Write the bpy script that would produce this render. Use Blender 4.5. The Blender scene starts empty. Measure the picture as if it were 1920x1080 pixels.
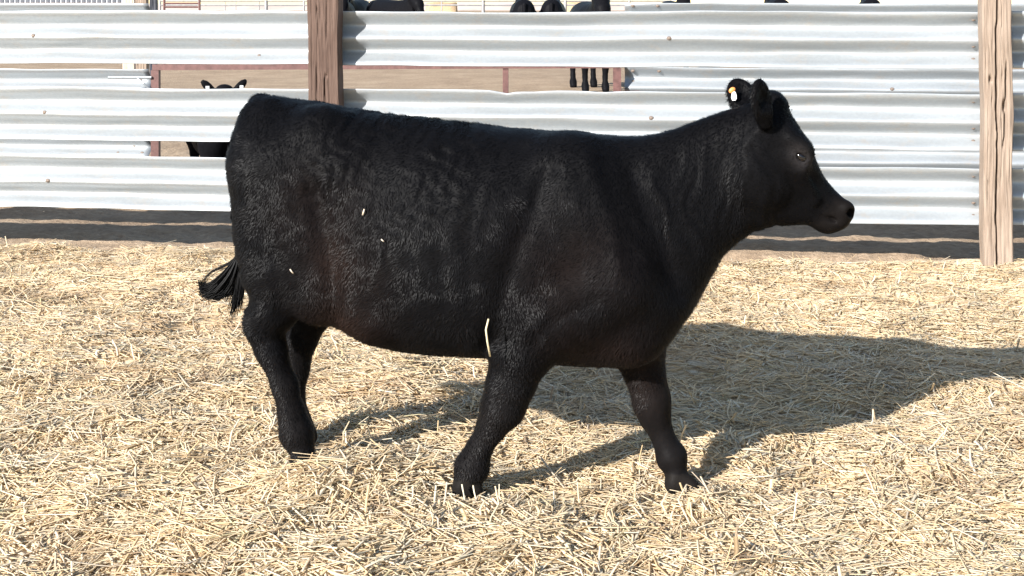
import bpy, math, random
import numpy as np
from mathutils import Vector, Matrix

random.seed(7)
RNG = np.random.default_rng(11)
R = math.radians
scene = bpy.context.scene
COL = scene.collection

# ------------------------------------------------------------------ camera, sky, sun, exposure
FPX, HZ, EYE = 2600.0, 14.0, 1.40          # focal length and horizon row for a 1920 px wide frame, eye height
cam_d = bpy.data.cameras.new('camera')
cam = bpy.data.objects.new('camera', cam_d)
COL.objects.link(cam)
cam.location = (0, 0, EYE)
cam.rotation_euler = (R(90), 0, 0)
cam_d.sensor_width = 36.0
cam_d.lens = 36.0 * FPX / 1920.0
cam_d.shift_y = -(540.0 - HZ) / 1920.0
cam_d.clip_start = 0.05
cam_d.clip_end = 5000
scene.camera = cam

SUN_EL, SUN_AZ = 25.0, 41.0                # light travels away from the camera and to the right
world = bpy.data.worlds.new('World')
scene.world = world
world.use_nodes = True
wn = world.node_tree.nodes
wn.clear()
sky = wn.new('ShaderNodeTexSky')
sky.sky_type = 'NISHITA'
sky.sun_disc = False
sky.sun_elevation = R(SUN_EL)
sky.sun_rotation = R(180 + SUN_AZ)
sky.air_density = 1.0
sky.dust_density = 0.25
sky.ozone_density = 1.0
bg = wn.new('ShaderNodeBackground')
bg.inputs['Strength'].default_value = 0.10
wo = wn.new('ShaderNodeOutputWorld')
tint = wn.new('ShaderNodeMix'); tint.data_type = 'RGBA'; tint.blend_type = 'MULTIPLY'
tint.inputs[0].default_value = 1.0
tint.inputs[7].default_value = (1.03, 0.985, 0.945, 1)         # cool white balance of the camera
world.node_tree.links.new(sky.outputs[0], tint.inputs[6])
world.node_tree.links.new(tint.outputs[2], bg.inputs['Color'])
world.node_tree.links.new(bg.outputs[0], wo.inputs['Surface'])

sun_d = bpy.data.lights.new('sun', 'SUN')
sun_d.energy = 5.0
sun_d.angle = R(0.55)
sun_d.color = (1.0, 0.965, 0.92)
sun = bpy.data.objects.new('sun', sun_d)
COL.objects.link(sun)
LDIR = Vector((math.sin(R(SUN_AZ)) * math.cos(R(SUN_EL)), math.cos(R(SUN_AZ)) * math.cos(R(SUN_EL)), -math.sin(R(SUN_EL))))
sun.rotation_euler = LDIR.to_track_quat('-Z', 'Y').to_euler()
sun.location = (-4, -6, 6)

vs = scene.view_settings
vs.view_transform = 'Standard'
vs.look = 'None'
vs.gamma = 1.0
vs.exposure = 1.2

# ------------------------------------------------------------------ helpers
def at(px, py, Y):
    """point seen at pixel px, py (1920 x 1080) at depth Y"""
    return Vector(((px - 960) * Y / FPX, Y, EYE - (py - HZ) * Y / FPX))

def lattice(seed, n=256):
    return np.random.default_rng(seed).random((n, n)).astype(np.float32)
_LAT = {}
def vnoise(x, y, seed=0):
    """smooth value noise in -1..1"""
    if seed not in _LAT:
        _LAT[seed] = lattice(seed)
    L = _LAT[seed]
    x = np.asarray(x, dtype=np.float64); y = np.asarray(y, dtype=np.float64)
    xi = np.floor(x).astype(int); yi = np.floor(y).astype(int)
    fx = x - xi; fy = y - yi
    fx = fx * fx * (3 - 2 * fx); fy = fy * fy * (3 - 2 * fy)
    a = L[xi & 255, yi & 255]; b = L[(xi + 1) & 255, yi & 255]
    c = L[xi & 255, (yi + 1) & 255]; d = L[(xi + 1) & 255, (yi + 1) & 255]
    return ((a * (1 - fx) + b * fx) * (1 - fy) + (c * (1 - fx) + d * fx) * fy) * 2 - 1

def sstep(e0, e1, x):
    t = np.clip((x - e0) / (e1 - e0), 0, 1)
    return t * t * (3 - 2 * t)

def fast_mesh(name, V, F, mat=None, smooth=False, attr=None):
    """mesh from numpy arrays: V (n,3), F (m,3) or (m,4)"""
    V = np.ascontiguousarray(V, dtype=np.float32); F = np.ascontiguousarray(F, dtype=np.int32)
    me = bpy.data.meshes.new(name)
    k = F.shape[1]
    me.vertices.add(len(V)); me.vertices.foreach_set('co', V.ravel())
    me.loops.add(F.size); me.loops.foreach_set('vertex_index', F.ravel())
    me.polygons.add(len(F))
    me.polygons.foreach_set('loop_start', np.arange(0, F.size, k, dtype=np.int32))
    me.polygons.foreach_set('loop_total', np.full(len(F), k, dtype=np.int32))
    if smooth:
        me.polygons.foreach_set('use_smooth', np.ones(len(F), dtype=bool))
    me.update(calc_edges=True)
    if attr is not None:
        a = me.color_attributes.new('Col', 'FLOAT_COLOR', 'POINT')
        C = np.ones((len(V), 4), dtype=np.float32); C[:, :3] = attr
        a.data.foreach_set('color', C.ravel())
    if mat:
        me.materials.append(mat)
    return me

def link(name, me, parent=None, loc=None):
    o = bpy.data.objects.new(name, me)
    COL.objects.link(o)
    if parent is not None:
        o.parent = parent
    if loc is not None:
        o.location = loc
    return o

def tag(o, label=None, cat=None, group=None, kind=None):
    if label: o['label'] = label
    if cat: o['category'] = cat
    if group: o['group'] = group
    if kind: o['kind'] = kind
    return o

def empty(name, loc=(0, 0, 0), rz=0):
    o = bpy.data.objects.new(name, None)
    COL.objects.link(o)
    o.location = loc
    o.rotation_euler = (0, 0, rz)
    o.empty_display_size = 0.2
    return o

class MB:
    def __init__(self): self.v = []; self.f = []
    def add(self, vs_, fs_):
        n = len(self.v)
        self.v += [tuple(p) for p in vs_]
        self.f += [tuple(i + n for i in q) for q in fs_]
        return self
    def box(self, c, s, rot=None):
        x, y, z = s[0] / 2, s[1] / 2, s[2] / 2
        P = [Vector(p) for p in ((-x, -y, -z), (x, -y, -z), (x, y, -z), (-x, y, -z), (-x, -y, z), (x, -y, z), (x, y, z), (-x, y, z))]
        if rot is not None: P = [rot @ p for p in P]
        P = [p + Vector(c) for p in P]
        return self.add(P, [(0, 3, 2, 1), (4, 5, 6, 7), (0, 1, 5, 4), (1, 2, 6, 5), (2, 3, 7, 6), (3, 0, 4, 7)])
    def tube(self, pts, rad, n=10, cap=True):
        pts = [Vector(p) for p in pts]
        if not hasattr(rad, '__len__'): rad = [rad] * len(pts)
        rings = []
        prev = None
        for i, p in enumerate(pts):
            d = (pts[min(i + 1, len(pts) - 1)] - pts[max(i - 1, 0)]).normalized()
            if prev is None:
                a = Vector((0, 0, 1)) if abs(d.z) < 0.9 else Vector((1, 0, 0))
                u = d.cross(a).normalized()
            else:
                u = (prev - d * prev.dot(d)).normalized()
            prev = u
            w = d.cross(u)
            rings.append([p + (u * math.cos(t) + w * math.sin(t)) * rad[i] for t in [2 * math.pi * k / n for k in range(n)]])
        V = [q for r_ in rings for q in r_]
        F = []
        for i in range(len(pts) - 1):
            for k in range(n):
                k2 = (k + 1) % n
                F.append((i * n + k, i * n + k2, (i + 1) * n + k2, (i + 1) * n + k))
        if cap:
            F.append(tuple(range(n - 1, -1, -1)))
            F.append(tuple((len(pts) - 1) * n + k for k in range(n)))
        return self.add(V, F)
    def build(self, name, mat, parent=None, smooth=False, loc=None):
        me = bpy.data.meshes.new(name)
        me.from_pydata(self.v, [], self.f)
        if smooth:
            for p in me.polygons: p.use_smooth = True
        me.materials.append(mat)
        me.update()
        return link(name, me, parent, loc)

# ------------------------------------------------------------------ materials
def new_mat(name):
    m = bpy.data.materials.new(name)
    m.use_nodes = True
    nt = m.node_tree
    return m, nt, nt.nodes['Principled BSDF']

def N(nt, kind, **kw):
    n = nt.nodes.new(kind)
    for k, v in kw.items():
        if k in n.inputs: n.inputs[k].default_value = v
        else: setattr(n, k, v)
    return n

def ramp(nt, src, stops):
    r = nt.nodes.new('ShaderNodeValToRGB')
    el = r.color_ramp.elements
    while len(el) > 1: el.remove(el[-1])
    el[0].position, el[0].color = stops[0][0], (*stops[0][1], 1)
    for p, c in stops[1:]:
        e = el.new(p); e.color = (*c, 1)
    nt.links.new(src, r.inputs[0])
    return r.outputs[0]

def coords(nt, scale=(1, 1, 1), kind='Object'):
    tc = nt.nodes.new('ShaderNodeTexCoord')
    mp = nt.nodes.new('ShaderNodeMapping')
    mp.inputs['Scale'].default_value = scale
    nt.links.new(tc.outputs[kind], mp.inputs[0])
    return mp.outputs[0]

def noise(nt, vec, scale, detail=4, rough=0.55, dist=0):
    n = N(nt, 'ShaderNodeTexNoise', Scale=scale, Detail=detail, Roughness=rough, Distortion=dist)
    nt.links.new(vec, n.inputs['Vector'])
    return n.outputs['Fac']

def mixc(nt, fac, a, b, mode='MIX'):
    m = nt.nodes.new('ShaderNodeMix'); m.data_type = 'RGBA'; m.blend_type = mode
    for sock, val in ((m.inputs[0], fac), (m.inputs[6], a), (m.inputs[7], b)):
        if hasattr(val, 'is_linked'): nt.links.new(val, sock)
        elif isinstance(val, tuple): sock.default_value = (*val, 1) if len(val) == 3 else val
        else: sock.default_value = val
    return m.outputs[2]

def bump(nt, bsdf, h, strength, dist):
    b = N(nt, 'ShaderNodeBump', Strength=strength, Distance=dist)
    nt.links.new(h, b.inputs['Height'])
    nt.links.new(b.outputs[0], bsdf.inputs['Normal'])

def simple(name, col, rough=0.6, metal=0.0, var=0.25, scale=12, spec=0.4):
    m, nt, b = new_mat(name)
    f = noise(nt, coords(nt), scale, 5)
    lo = tuple(c * (1 - var) for c in col); hi = tuple(min(1, c * (1 + var)) for c in col)
    nt.links.new(ramp(nt, f, [(0.3, lo), (0.7, hi)]), b.inputs['Base Color'])
    b.inputs['Roughness'].default_value = rough
    b.inputs['Metallic'].default_value = metal
    b.inputs['Specular IOR Level'].default_value = spec
    bump(nt, b, f, 0.15, 0.01)
    return m

def galvanized():
    m, nt, b = new_mat('galvanized_steel')
    v = coords(nt, (1, 1, 1))
    vl = coords(nt, (0.6, 4, 7))
    big = noise(nt, vl, 1.6, 5, 0.6)
    fine = noise(nt, v, 60, 3)
    c1 = ramp(nt, big, [(0.25, (0.285, 0.302, 0.312)), (0.5, (0.345, 0.368, 0.384)), (0.75, (0.40, 0.427, 0.448))])
    c2 = ramp(nt, fine, [(0.3, (0.90, 0.90, 0.90)), (0.7, (1, 1, 1))])
    c = mixc(nt, 1.0, c1, c2, 'MULTIPLY')
    # brown dirt splashes and rust specks
    spl = ramp(nt, noise(nt, v, 9, 8, 0.7), [(0.55, (0, 0, 0)), (0.76, (1, 1, 1))])
    spl2 = mixc(nt, 1.0, spl, (0.6, 0.6, 0.6), 'MULTIPLY')
    c = mixc(nt, spl2, c, (0.38, 0.32, 0.26))
    nt.links.new(c, b.inputs['Base Color'])
    b.inputs['Metallic'].default_value = 0.40
    nt.links.new(ramp(nt, big, [(0.3, (0.42,) * 3), (0.7, (0.55,) * 3)]), b.inputs['Roughness'])
    bump(nt, b, noise(nt, coords(nt, (1.2, 5, 5)), 3, 3), 0.12, 0.02)
    return m

def wood(name, dark, mid, light):
    m, nt, b = new_mat(name)
    g = noise(nt, coords(nt, (26, 26, 1.6)), 2.2, 8, 0.68, 0.5)
    g2 = noise(nt, coords(nt, (90, 90, 4)), 1.6, 4, 0.6)
    big = noise(nt, coords(nt, (3, 3, 1.7)), 1.5, 4)
    c = ramp(nt, g, [(0.26, dark), (0.5, mid), (0.74, light)])
    c = mixc(nt, ramp(nt, big, [(0.35, (0, 0, 0)), (0.72, (0.75,) * 3)]), c, light)
    c = mixc(nt, 0.5, c, ramp(nt, g2, [(0.3, (0.55, 0.5, 0.47)), (0.62, (1, 1, 1))]), 'MULTIPLY')
    nt.links.new(c, b.inputs['Base Color'])
    b.inputs['Roughness'].default_value = 0.85
    b.inputs['Specular IOR Level'].default_value = 0.2
    bump(nt, b, mixc(nt, 0.5, g, g2), 0.7, 0.006)
    return m

def attr_mat(name, rough, spec, noise_scale=None, noise_amt=0.0, bump_s=0.0, bump_d=0.002):
    m, nt, b = new_mat(name)
    a = nt.nodes.new('ShaderNodeVertexColor'); a.layer_name = 'Col'
    c = a.outputs[0]
    if noise_scale:
        f = noise(nt, coords(nt), noise_scale, 5, 0.6)
        k = ramp(nt, f, [(0.3, (1 - noise_amt,) * 3), (0.7, (1, 1, 1))])
        c = mixc(nt, 1.0, c, k, 'MULTIPLY')
        if bump_s: bump(nt, b, f, bump_s, bump_d)
    nt.links.new(c, b.inputs['Base Color'])
    b.inputs['Roughness'].default_value = rough
    b.inputs['Specular IOR Level'].default_value = spec
    return m

def dirt():
    m, nt, b = new_mat('dry_dirt')
    v = coords(nt)
    a = noise(nt, v, 1.3, 8, 0.65)
    f = noise(nt, v, 22, 8, 0.7)
    c = ramp(nt, a, [(0.3, (0.28, 0.20, 0.135)), (0.55, (0.39, 0.288, 0.196)), (0.75, (0.47, 0.36, 0.255))])
    c = mixc(nt, 0.8, c, ramp(nt, f, [(0.25, (0.5, 0.47, 0.45)), (0.6, (1, 1, 1))]), 'MULTIPLY')
    st = noise(nt, coords(nt, (1.5, 5, 1)), 9, 7, 0.75, 0.6)
    c = mixc(nt, ramp(nt, st, [(0.52, (0, 0, 0)), (0.68, (0.65,) * 3)]), c, (0.56, 0.44, 0.32))
    nt.links.new(c, b.inputs['Base Color'])
    b.inputs['Roughness'].default_value = 0.95
    b.inputs['Specular IOR Level'].default_value = 0.1
    bump(nt, b, f, 0.8, 0.03)
    return m

def matted():
    m, nt, b = new_mat('matted_straw')
    v = coords(nt)
    vd = N(nt, 'ShaderNodeTexVoronoi', Scale=38.0); nt.links.new(coords(nt, (1, 3, 1)), vd.inputs[0])
    f = noise(nt, coords(nt, (1, 2.2, 1)), 55, 6, 0.7, 1.0)
    a = noise(nt, v, 2.2, 6, 0.6)
    c = ramp(nt, f, [(0.25, (0.60, 0.455, 0.29)), (0.5, (0.72, 0.575, 0.385)), (0.72, (0.80, 0.665, 0.475))])
    c = mixc(nt, ramp(nt, a, [(0.42, (0, 0, 0)), (0.68, (0.55,) * 3)]), c, (0.46, 0.345, 0.22))
    nt.links.new(c, b.inputs['Base Color'])
    b.inputs['Roughness'].default_value = 0.8
    b.inputs['Specular IOR Level'].default_value = 0.2
    bump(nt, b, f, 0.6, 0.012)
    return m

M = {}
M['galv'] = galvanized()
M['post_red'] = wood('weathered_red_brown_wood', (0.042, 0.026, 0.020), (0.085, 0.054, 0.042), (0.150, 0.103, 0.082))
M['post_tan'] = wood('weathered_tan_wood', (0.15, 0.110, 0.082), (0.25, 0.192, 0.148), (0.33, 0.262, 0.210))
M['board'] = wood('weathered_board', (0.34, 0.25, 0.2), (0.5, 0.39, 0.32), (0.62, 0.52, 0.44))
M['maroon'] = simple('maroon_gate_paint', (0.125, 0.062, 0.055), 0.5, 0.0, 0.3, 25)
M['rust'] = simple('rusty_bolt', (0.19, 0.15, 0.125), 0.7, 0.4, 0.35, 60)
M['pipe'] = simple('grey_pipe', (0.30, 0.29, 0.29), 0.55, 0.4, 0.2, 10)
M['dirt'] = dirt()
M['matted'] = matted()
M['straw'] = attr_mat('straw_stalk', 0.55, 0.25)
_nt = M['straw'].node_tree                                  # thin dry stalks let some light through
_tr = _nt.nodes.new('ShaderNodeBsdfTranslucent'); _mx = _nt.nodes.new('ShaderNodeMixShader'); _mx.inputs[0].default_value = 0.36
_vc = [q for q in _nt.nodes if q.type == 'VERTEX_COLOR'][0]
_gm = _nt.nodes.new('ShaderNodeGamma'); _gm.inputs[1].default_value = 0.62
_nt.links.new(_vc.outputs[0], _gm.inputs[0]); _nt.links.new(_gm.outputs[0], _tr.inputs['Color'])
_nt.links.new(_nt.nodes['Principled BSDF'].outputs[0], _mx.inputs[1]); _nt.links.new(_tr.outputs[0], _mx.inputs[2])
_nt.links.new(_mx.outputs[0], [q for q in _nt.nodes if q.type == 'OUTPUT_MATERIAL'][0].inputs['Surface'])
M['black_hide'] = attr_mat('black_hide', 0.5, 0.03, 26, 0.35, 0.28, 0.010)
M['black_hair'] = attr_mat('black_hair', 0.47, 0.075)
M['eye'] = simple('dark_eye', (0.004, 0.003, 0.003), 0.12, 0, 0.1, 5, 0.6)
M['tag_white'] = simple('white_tag_plastic', (0.78, 0.78, 0.76), 0.4, 0, 0.05)
M['tag_orange'] = simple('orange_tag_plastic', (0.72, 0.25, 0.07), 0.4, 0, 0.08)
M['hay'] = simple('hay', (0.42, 0.30, 0.18), 0.9, 0, 0.4, 30, 0.1)
M['hill'] = simple('dry_hill', (0.52, 0.43, 0.37), 0.95, 0, 0.15, 0.05, 0.1)
M['sheet'] = simple('white_corrugated_sheet', (0.42, 0.43, 0.46), 0.5, 0.2, 0.06, 3)
M['dark_post'] = simple('dark_painted_post', (0.035, 0.038, 0.05), 0.5, 0, 0.2, 9)

# ------------------------------------------------------------------ terrain
FSL = -0.125                                # the fence line comes nearer to the right
FTH = math.atan(FSL)
def fence_y(x): return 7.87 + FSL * np.asarray(x)

def straw_z(x, y):
    x = np.asarray(x, float); y = np.asarray(y, float)
    z = 0.022 * vnoise(x * 1.7, y * 1.7, 1) + 0.018 * vnoise(x * 4.3, y * 4.3, 2) + 0.013 * vnoise(x * 9, y * 9, 3)
    z = z - 0.035 * sstep(-0.45, 0.25, x) * sstep(7.4, 5.2, y)
    # straw kicked up in front of the trailing hind foot and around the front feet
    for cx, cy, h, s in ((-0.585, 4.02, 0.050, 0.13), (-0.40, 4.07, 0.035, 0.14), (-0.10, 3.86, 0.008, 0.12), (0.62, 3.95, 0.034, 0.12), (0.50, 3.97, 0.030, 0.06), (0.58, 4.02, 0.020, 0.05), (2.2, 6.7, 0.03, 0.5), (1.55, 5.5, 0.04, 0.35)):
        z = z + h * np.exp(-((x - cx) ** 2 + (y - cy) ** 2) / (2 * s * s))
    for cx, cy in ((-0.62, 4.20), (-0.125, 4.03), (0.515, 4.10)):          # hooves press the straw down
        z = z - 0.018 * np.exp(-((x - cx) ** 2 + (y - cy) ** 2) / (2 * 0.05 ** 2))
    t = y - fence_y(x)
    return z - 0.10 * sstep(-0.05, 0.30, t + 0.10 * vnoise(x * 3, y * 0 + 3, 9))

def dirt_z(x, y):
    x = np.asarray(x, float); y = np.asarray(y, float)
    t = y - fence_y(x)
    z = -0.055 + 0 * x
    near = sstep(-0.5, 0.1, t) * sstep(14, 4, t)
    z = z + near * (0.020 * vnoise(x * 1.1, y * 2.0, 4) + 0.016 * vnoise(x * 4, y * 5, 5) + 0.010 * vnoise(x * 12, y * 12, 6) + 0.006 * vnoise(x * 30, y * 30, 8))
    # low windrow of dirt pushed up under the fence towards the right
    z = z + 0.05 * np.exp(-((t - 0.55) / 0.16) ** 2) * sstep(0.8, 1.5, x) * sstep(2.9, 1.9, x)
    z = z - 0.05 * np.exp(-((t - 0.16) / 0.12) ** 2)
    z = z + 0.035 * sstep(1.2, 2.2, t) * sstep(6, 3, t)
    z = z + 0.05 * sstep(3, 9, t) + 0.05 * sstep(2, 20, t) * vnoise(x * 0.25, y * 0.25, 7)
    return z * (1 - sstep(60, 200, y)) - 0.08 * sstep(-0.3, -1.2, t)

def sheet(name, xs, ys, zf, mat):
    X, Y = np.meshgrid(xs, ys, indexing='ij')
    Z = zf(X, Y)
    V = np.stack([X, Y, Z], -1).reshape(-1, 3)
    nx, ny = len(xs), len(ys)
    i, j = np.meshgrid(np.arange(nx - 1), np.arange(ny - 1), indexing='ij')
    a = (i * ny + j).ravel()
    F = np.stack([a, a + ny, a + ny + 1, a + 1], -1)
    return fast_mesh(name, V, F, mat, True)

xs = np.concatenate([[-3000, -900, -300, -120, -50, -25, -14], np.arange(-8, 8.01, 0.045), [14, 25, 50, 120, 300, 900, 3000]])
ys = np.concatenate([[-60, -10, 0, 3, 5, 6.2], np.arange(6.8, 11.6, 0.03), np.arange(11.6, 30, 0.25), [32, 36, 42, 50, 65, 90, 140, 220, 400, 900, 3500]])
g = link('ground', sheet('ground', xs, ys, dirt_z, M['dirt']))
tag(g, 'brown dry dirt ground of the pens behind the fence', kind='structure')
g = link('straw_bed', sheet('straw_bed', np.arange(-5.2, 5.2, 0.03), np.arange(1.6, 8.75, 0.03), lambda x, y: np.where(y - fence_y(x) > 0.12, -0.30, straw_z(x, y) - 0.004), M['matted']))
tag(g, 'matted layer of trodden straw in the pen', kind='structure')

# hills far away
hx = np.linspace(-420, 420, 160)
hv = []
for x in hx:
    h = 1.2 + 2.0 * (vnoise(x / 60, 0.3, 31) * 0.5 + 0.5) + 1.0 * (vnoise(x / 14, 4.3, 32) * 0.5 + 0.5)
    hv += [(x, 640, -1.0), (x, 660, h), (x, 720, h * 0.9), (x, 760, -1.0)]
hf = []
for i in range(len(hx) - 1):
    for k in range(3):
        hf.append((i * 4 + k, (i + 1) * 4 + k, (i + 1) * 4 + k + 1, i * 4 + k + 1))
hm = bpy.data.meshes.new('hills'); hm.from_pydata(hv, [], hf); hm.materials.append(M['hill'])
tag(link('hills', hm), 'low pale dry hills on the horizon', kind='structure')

# ------------------------------------------------------------------ straw
def stalks(n, xr, yr, lmin, lmax, rmin, rmax, segs, lift, tilt_sd, seed, keep=None, pal=0):
    g_ = np.random.default_rng(seed)
    y = g_.uniform(*yr, n)
    hw = 0.385 * y + 0.35
    x = g_.uniform(-1, 1, n) * hw
    edge = fence_y(x) - 0.02 + 0.10 * vnoise(x * 3, x * 0 + 3, 9) + 0.05 * g_.normal(size=n)
    ok = y < edge
    if keep is not None: ok &= keep(x, y, g_)
    x, y = x[ok], y[ok]; n = len(x)
    L = lmin + (lmax - lmin) * g_.beta(1.4, 3.2, n)
    rad = g_.uniform(rmin, rmax, n)
    # neighbouring stalks lie in loose bundles
    th = math.pi * vnoise(x * 2.3, y * 2.3, 21) * 1.3 + g_.normal(0, 0.85, n)
    tilt = g_.normal(0, tilt_sd, n)
    up = g_.random(n) < 0.012
    tilt = np.where(up, g_.uniform(0.3, 1.0, n), tilt)
    L = np.where(up, np.minimum(L, 0.09), L)
    d = np.stack([np.cos(th) * np.cos(tilt), np.sin(th) * np.cos(tilt), np.sin(tilt)], -1)
    bend = g_.normal(0, 0.22, n) * L
    side = np.stack([-np.sin(th), np.cos(th), np.zeros(n)], -1)
    base = np.stack([x, y, straw_z(x, y) + g_.uniform(-0.35, 0.5, n) * lift + np.abs(np.sin(tilt)) * L * 0.35], -1)
    tp = np.linspace(-0.5, 0.5, segs + 1)
    ringang = np.array([0, 2.09, 4.19])
    updir = np.cross(d, side)
    P = np.empty((n, segs + 1, 3, 3), np.float32)
    for i, t in enumerate(tp):
        c = base + d * (L * t)[:, None] + side * (bend * (0.25 - t * t) * 2)[:, None]
        c[:, 2] += -np.abs(bend) * t * t * 0.9
        if segs > 1 and lift > 0:
            c[:, 2] = np.maximum(c[:, 2], straw_z(c[:, 0], c[:, 1]) - 0.003)
        for k, a in enumerate(ringang):
            flat = 0.28
            P[:, i, k] = c + side * (np.cos(a) * rad)[:, None] + updir * (np.sin(a) * rad * flat)[:, None]
    V = P.reshape(-1, 3)
    per = (segs + 1) * 3
    f = []
    for i in range(segs):
        for k in range(3):
            k2 = (k + 1) % 3
            f.append((i * 3 + k, i * 3 + k2, (i + 1) * 3 + k2, (i + 1) * 3 + k))
    F = (np.arange(n)[:, None, None] * per + np.array(f)[None]).reshape(-1, 4)
    cols = np.array([(0.80, 0.66, 0.455), (0.76, 0.60, 0.385), (0.70, 0.525, 0.31), (0.82, 0.72, 0.55), (0.66, 0.56, 0.43), (0.52, 0.385, 0.255), (0.70, 0.62, 0.39)])
    pr = np.array([0.32, 0.26, 0.14, 0.18, 0.06, 0.02, 0.02])
    ci = g_.choice(len(cols), n, p=pr)
    C = cols[ci] * g_.uniform(0.95, 1.12, n)[:, None]
    soil = sstep(0.15, 0.65, vnoise(x * 2.6, y * 3.4, 23) * 0.6 + vnoise(x * 7, y * 9, 24) * 0.5) * g_.random(n)
    C = C * (1 - soil[:, None] * np.array([[0.26, 0.34, 0.40]]))
    spot = sstep(0.80, 0.92, vnoise(x * 5.1, y * 7.3, 25)) * g_.random(n)
    C = C * (1 - spot[:, None] * np.array([[0.55, 0.62, 0.66]]))
    C = np.repeat(np.clip(C, 0, 0.88), per, 0)
    return V, F, C

def clump(f0, f1, lo, sd):
    def k(x, y, g_):
        q = vnoise(x * f0, y * f0 * 1.5, sd) * 0.65 + vnoise(x * f1, y * f1 * 1.5, sd + 1) * 0.5
        return g_.random(len(x)) < lo + (1 - lo) * sstep(-0.35, 0.30, q)
    return k
parts = [
    stalks(80000, None, (2.9, 8.35), 0.05, 0.26, 0.0020, 0.0050, 2, 0.013, 0.08, 101, clump(1.6, 5.0, 0.42, 81)),
    stalks(30000, None, (2.9, 5.4), 0.05, 0.26, 0.0018, 0.0046, 2, 0.020, 0.12, 102, clump(2.2, 6.0, 0.10, 83)),
    stalks(34000, None, (2.9, 8.35), 0.015, 0.08, 0.0016, 0.0050, 1, 0.012, 0.13, 103),
    stalks(9000, None, (2.9, 8.35), 0.05, 0.16, 0.0050, 0.0085, 2, 0.012, 0.08, 104),
]
off = 0; VV = []; FF = []; CC = []
for V_, F_, C_ in parts:
    VV.append(V_); FF.append(F_ + off); CC.append(C_); off += len(V_)
sm = fast_mesh('loose_straw', np.concatenate(VV), np.concatenate(FF), M['straw'], False, np.concatenate(CC))
tag(link('loose_straw', sm), 'loose golden straw stalks strewn thickly over the pen floor', 'straw', kind='stuff')

# ------------------------------------------------------------------ fences
PROFILE = [(0.0, 0.002), (-0.006, 0.0)] + [(-z_, -0.066 * (0.5 - 0.5 * math.cos(2 * math.pi * (z_ - 0.010) / 0.146)) ** 0.85) for z_ in [0.010 + 0.292 * k_ / 32 for k_ in range(33)]] + [(-0.307, 0.0), (-0.312, 0.002)]
def beam_mesh(length, seed, dents=(), n=None, wav=0.006):
    """W-beam seen from its back: length along +x, depth +y away from the viewer, top edge at z = 0"""
    n = n or max(24, int(length / 0.05))
    X = np.linspace(0, length, n)
    pr = np.array(PROFILE); m = len(pr)
    tang = np.gradient(pr, axis=0); tang /= np.linalg.norm(tang, axis=1)[:, None]
    nrm = np.stack([tang[:, 1], -tang[:, 0]], -1)
    V = []
    for s in (0, 1):
        P = pr + nrm * (0.0032 * s) * (1 if True else 0)
        for j in range(m):
            z = np.full(n, P[j, 0]); y = np.full(n, -P[j, 1])
            w = wav * vnoise(X * 1.3 + seed * 7.1, X * 0 + 0.4, 41) + wav * 0.6 * vnoise(X * 4 + seed * 3.3, X * 0 + j * 0.15, 42)
            z = z + w
            y = y + wav * 0.9 * vnoise(X * 2.2 + seed, X * 0 + j * 0.2, 43)
            for (dx, width, dz, dy, which) in dents:
                k = np.exp(-((X - dx) / width) ** 2) * max(0, 1 - abs(j - which) / 8.0)
                z = z + dz * k; y = y + dy * k
            V.append(np.stack([X, y, z], -1))
    V = np.stack(V).reshape(-1, 3)
    F = []
    def q(s, j, i): return (s * m + j) * n + i
    i = np.arange(n - 1)
    for j in range(m - 1):
        F.append(np.stack([q(0, j, i), q(0, j + 1, i), q(0, j + 1, i + 1), q(0, j, i + 1)], -1))
        F.append(np.stack([q(1, j, i), q(1, j, i + 1), q(1, j + 1, i + 1), q(1, j + 1, i)], -1))
    F.append(np.stack([q(0, 0, i), q(0, 0, i + 1), q(1, 0, i + 1), q(1, 0, i)], -1))
    F.append(np.stack([q(0, m - 1, i), q(1, m - 1, i), q(1, m - 1, i + 1), q(0, m - 1, i + 1)], -1))
    j = np.arange(m - 1)
    F.append(np.stack([q(0, j, 0), q(1, j, 0), q(1, j + 1, 0), q(0, j + 1, 0)], -1))
    F.append(np.stack([q(0, j, n - 1), q(0, j + 1, n - 1), q(1, j + 1, n - 1), q(1, j, n - 1)], -1))
    me = fast_mesh('rail', V, np.concatenate(F), M['galv'], True)
    return me

bolt_b = MB()
def bolt_mesh():
    b = MB()
    rs = [(0.0, 0.0165), (-0.004, 0.0165), (-0.008, 0.013), (-0.011, 0.007), (-0.012, 0.0015)]
    n = 12
    V = []; F = []
    for y, r_ in rs:
        for k in range(n):
            a = 2 * math.pi * k / n
            V.append((r_ * math.cos(a) * 1.25, y, r_ * math.sin(a)))
    for i in range(len(rs) - 1):
        for k in range(n):
            F.append((i * n + k, i * n + (k + 1) % n, (i + 1) * n + (k + 1) % n, (i + 1) * n + k))
    F.append(tuple((len(rs) - 1) * n + k for k in range(n)))
    b.add(V, F)
    me = bpy.data.meshes.new('bolt'); me.from_pydata(b.v, [], b.f); me.materials.append(M['rust'])
    return me
BOLT = bolt_mesh()

def add_bolt(rail, x, z, s=1.0):
    """bolt head sitting on the beam's near surface at depth from the profile"""
    zz = -np.array([p[0] for p in PROFILE]); yy = -np.array([p[1] for p in PROFILE])
    y = float(np.interp(-z, zz, yy))
    o = link('bolt', BOLT, rail, (x, y - 0.001, z))
    o.scale = (s, s, s)
    return o

def rail(parent, x0, length, ztop, y, seed, dents=(), bolts=(), wav=0.006, rz=0.0):
    me = beam_mesh(length, seed, dents, wav=wav)
    o = link('rail', me, parent, (x0, y, ztop))
    o.rotation_euler = (0, rz, 0)
    for b in bolts: add_bolt(o, *b)
    return o

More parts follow.
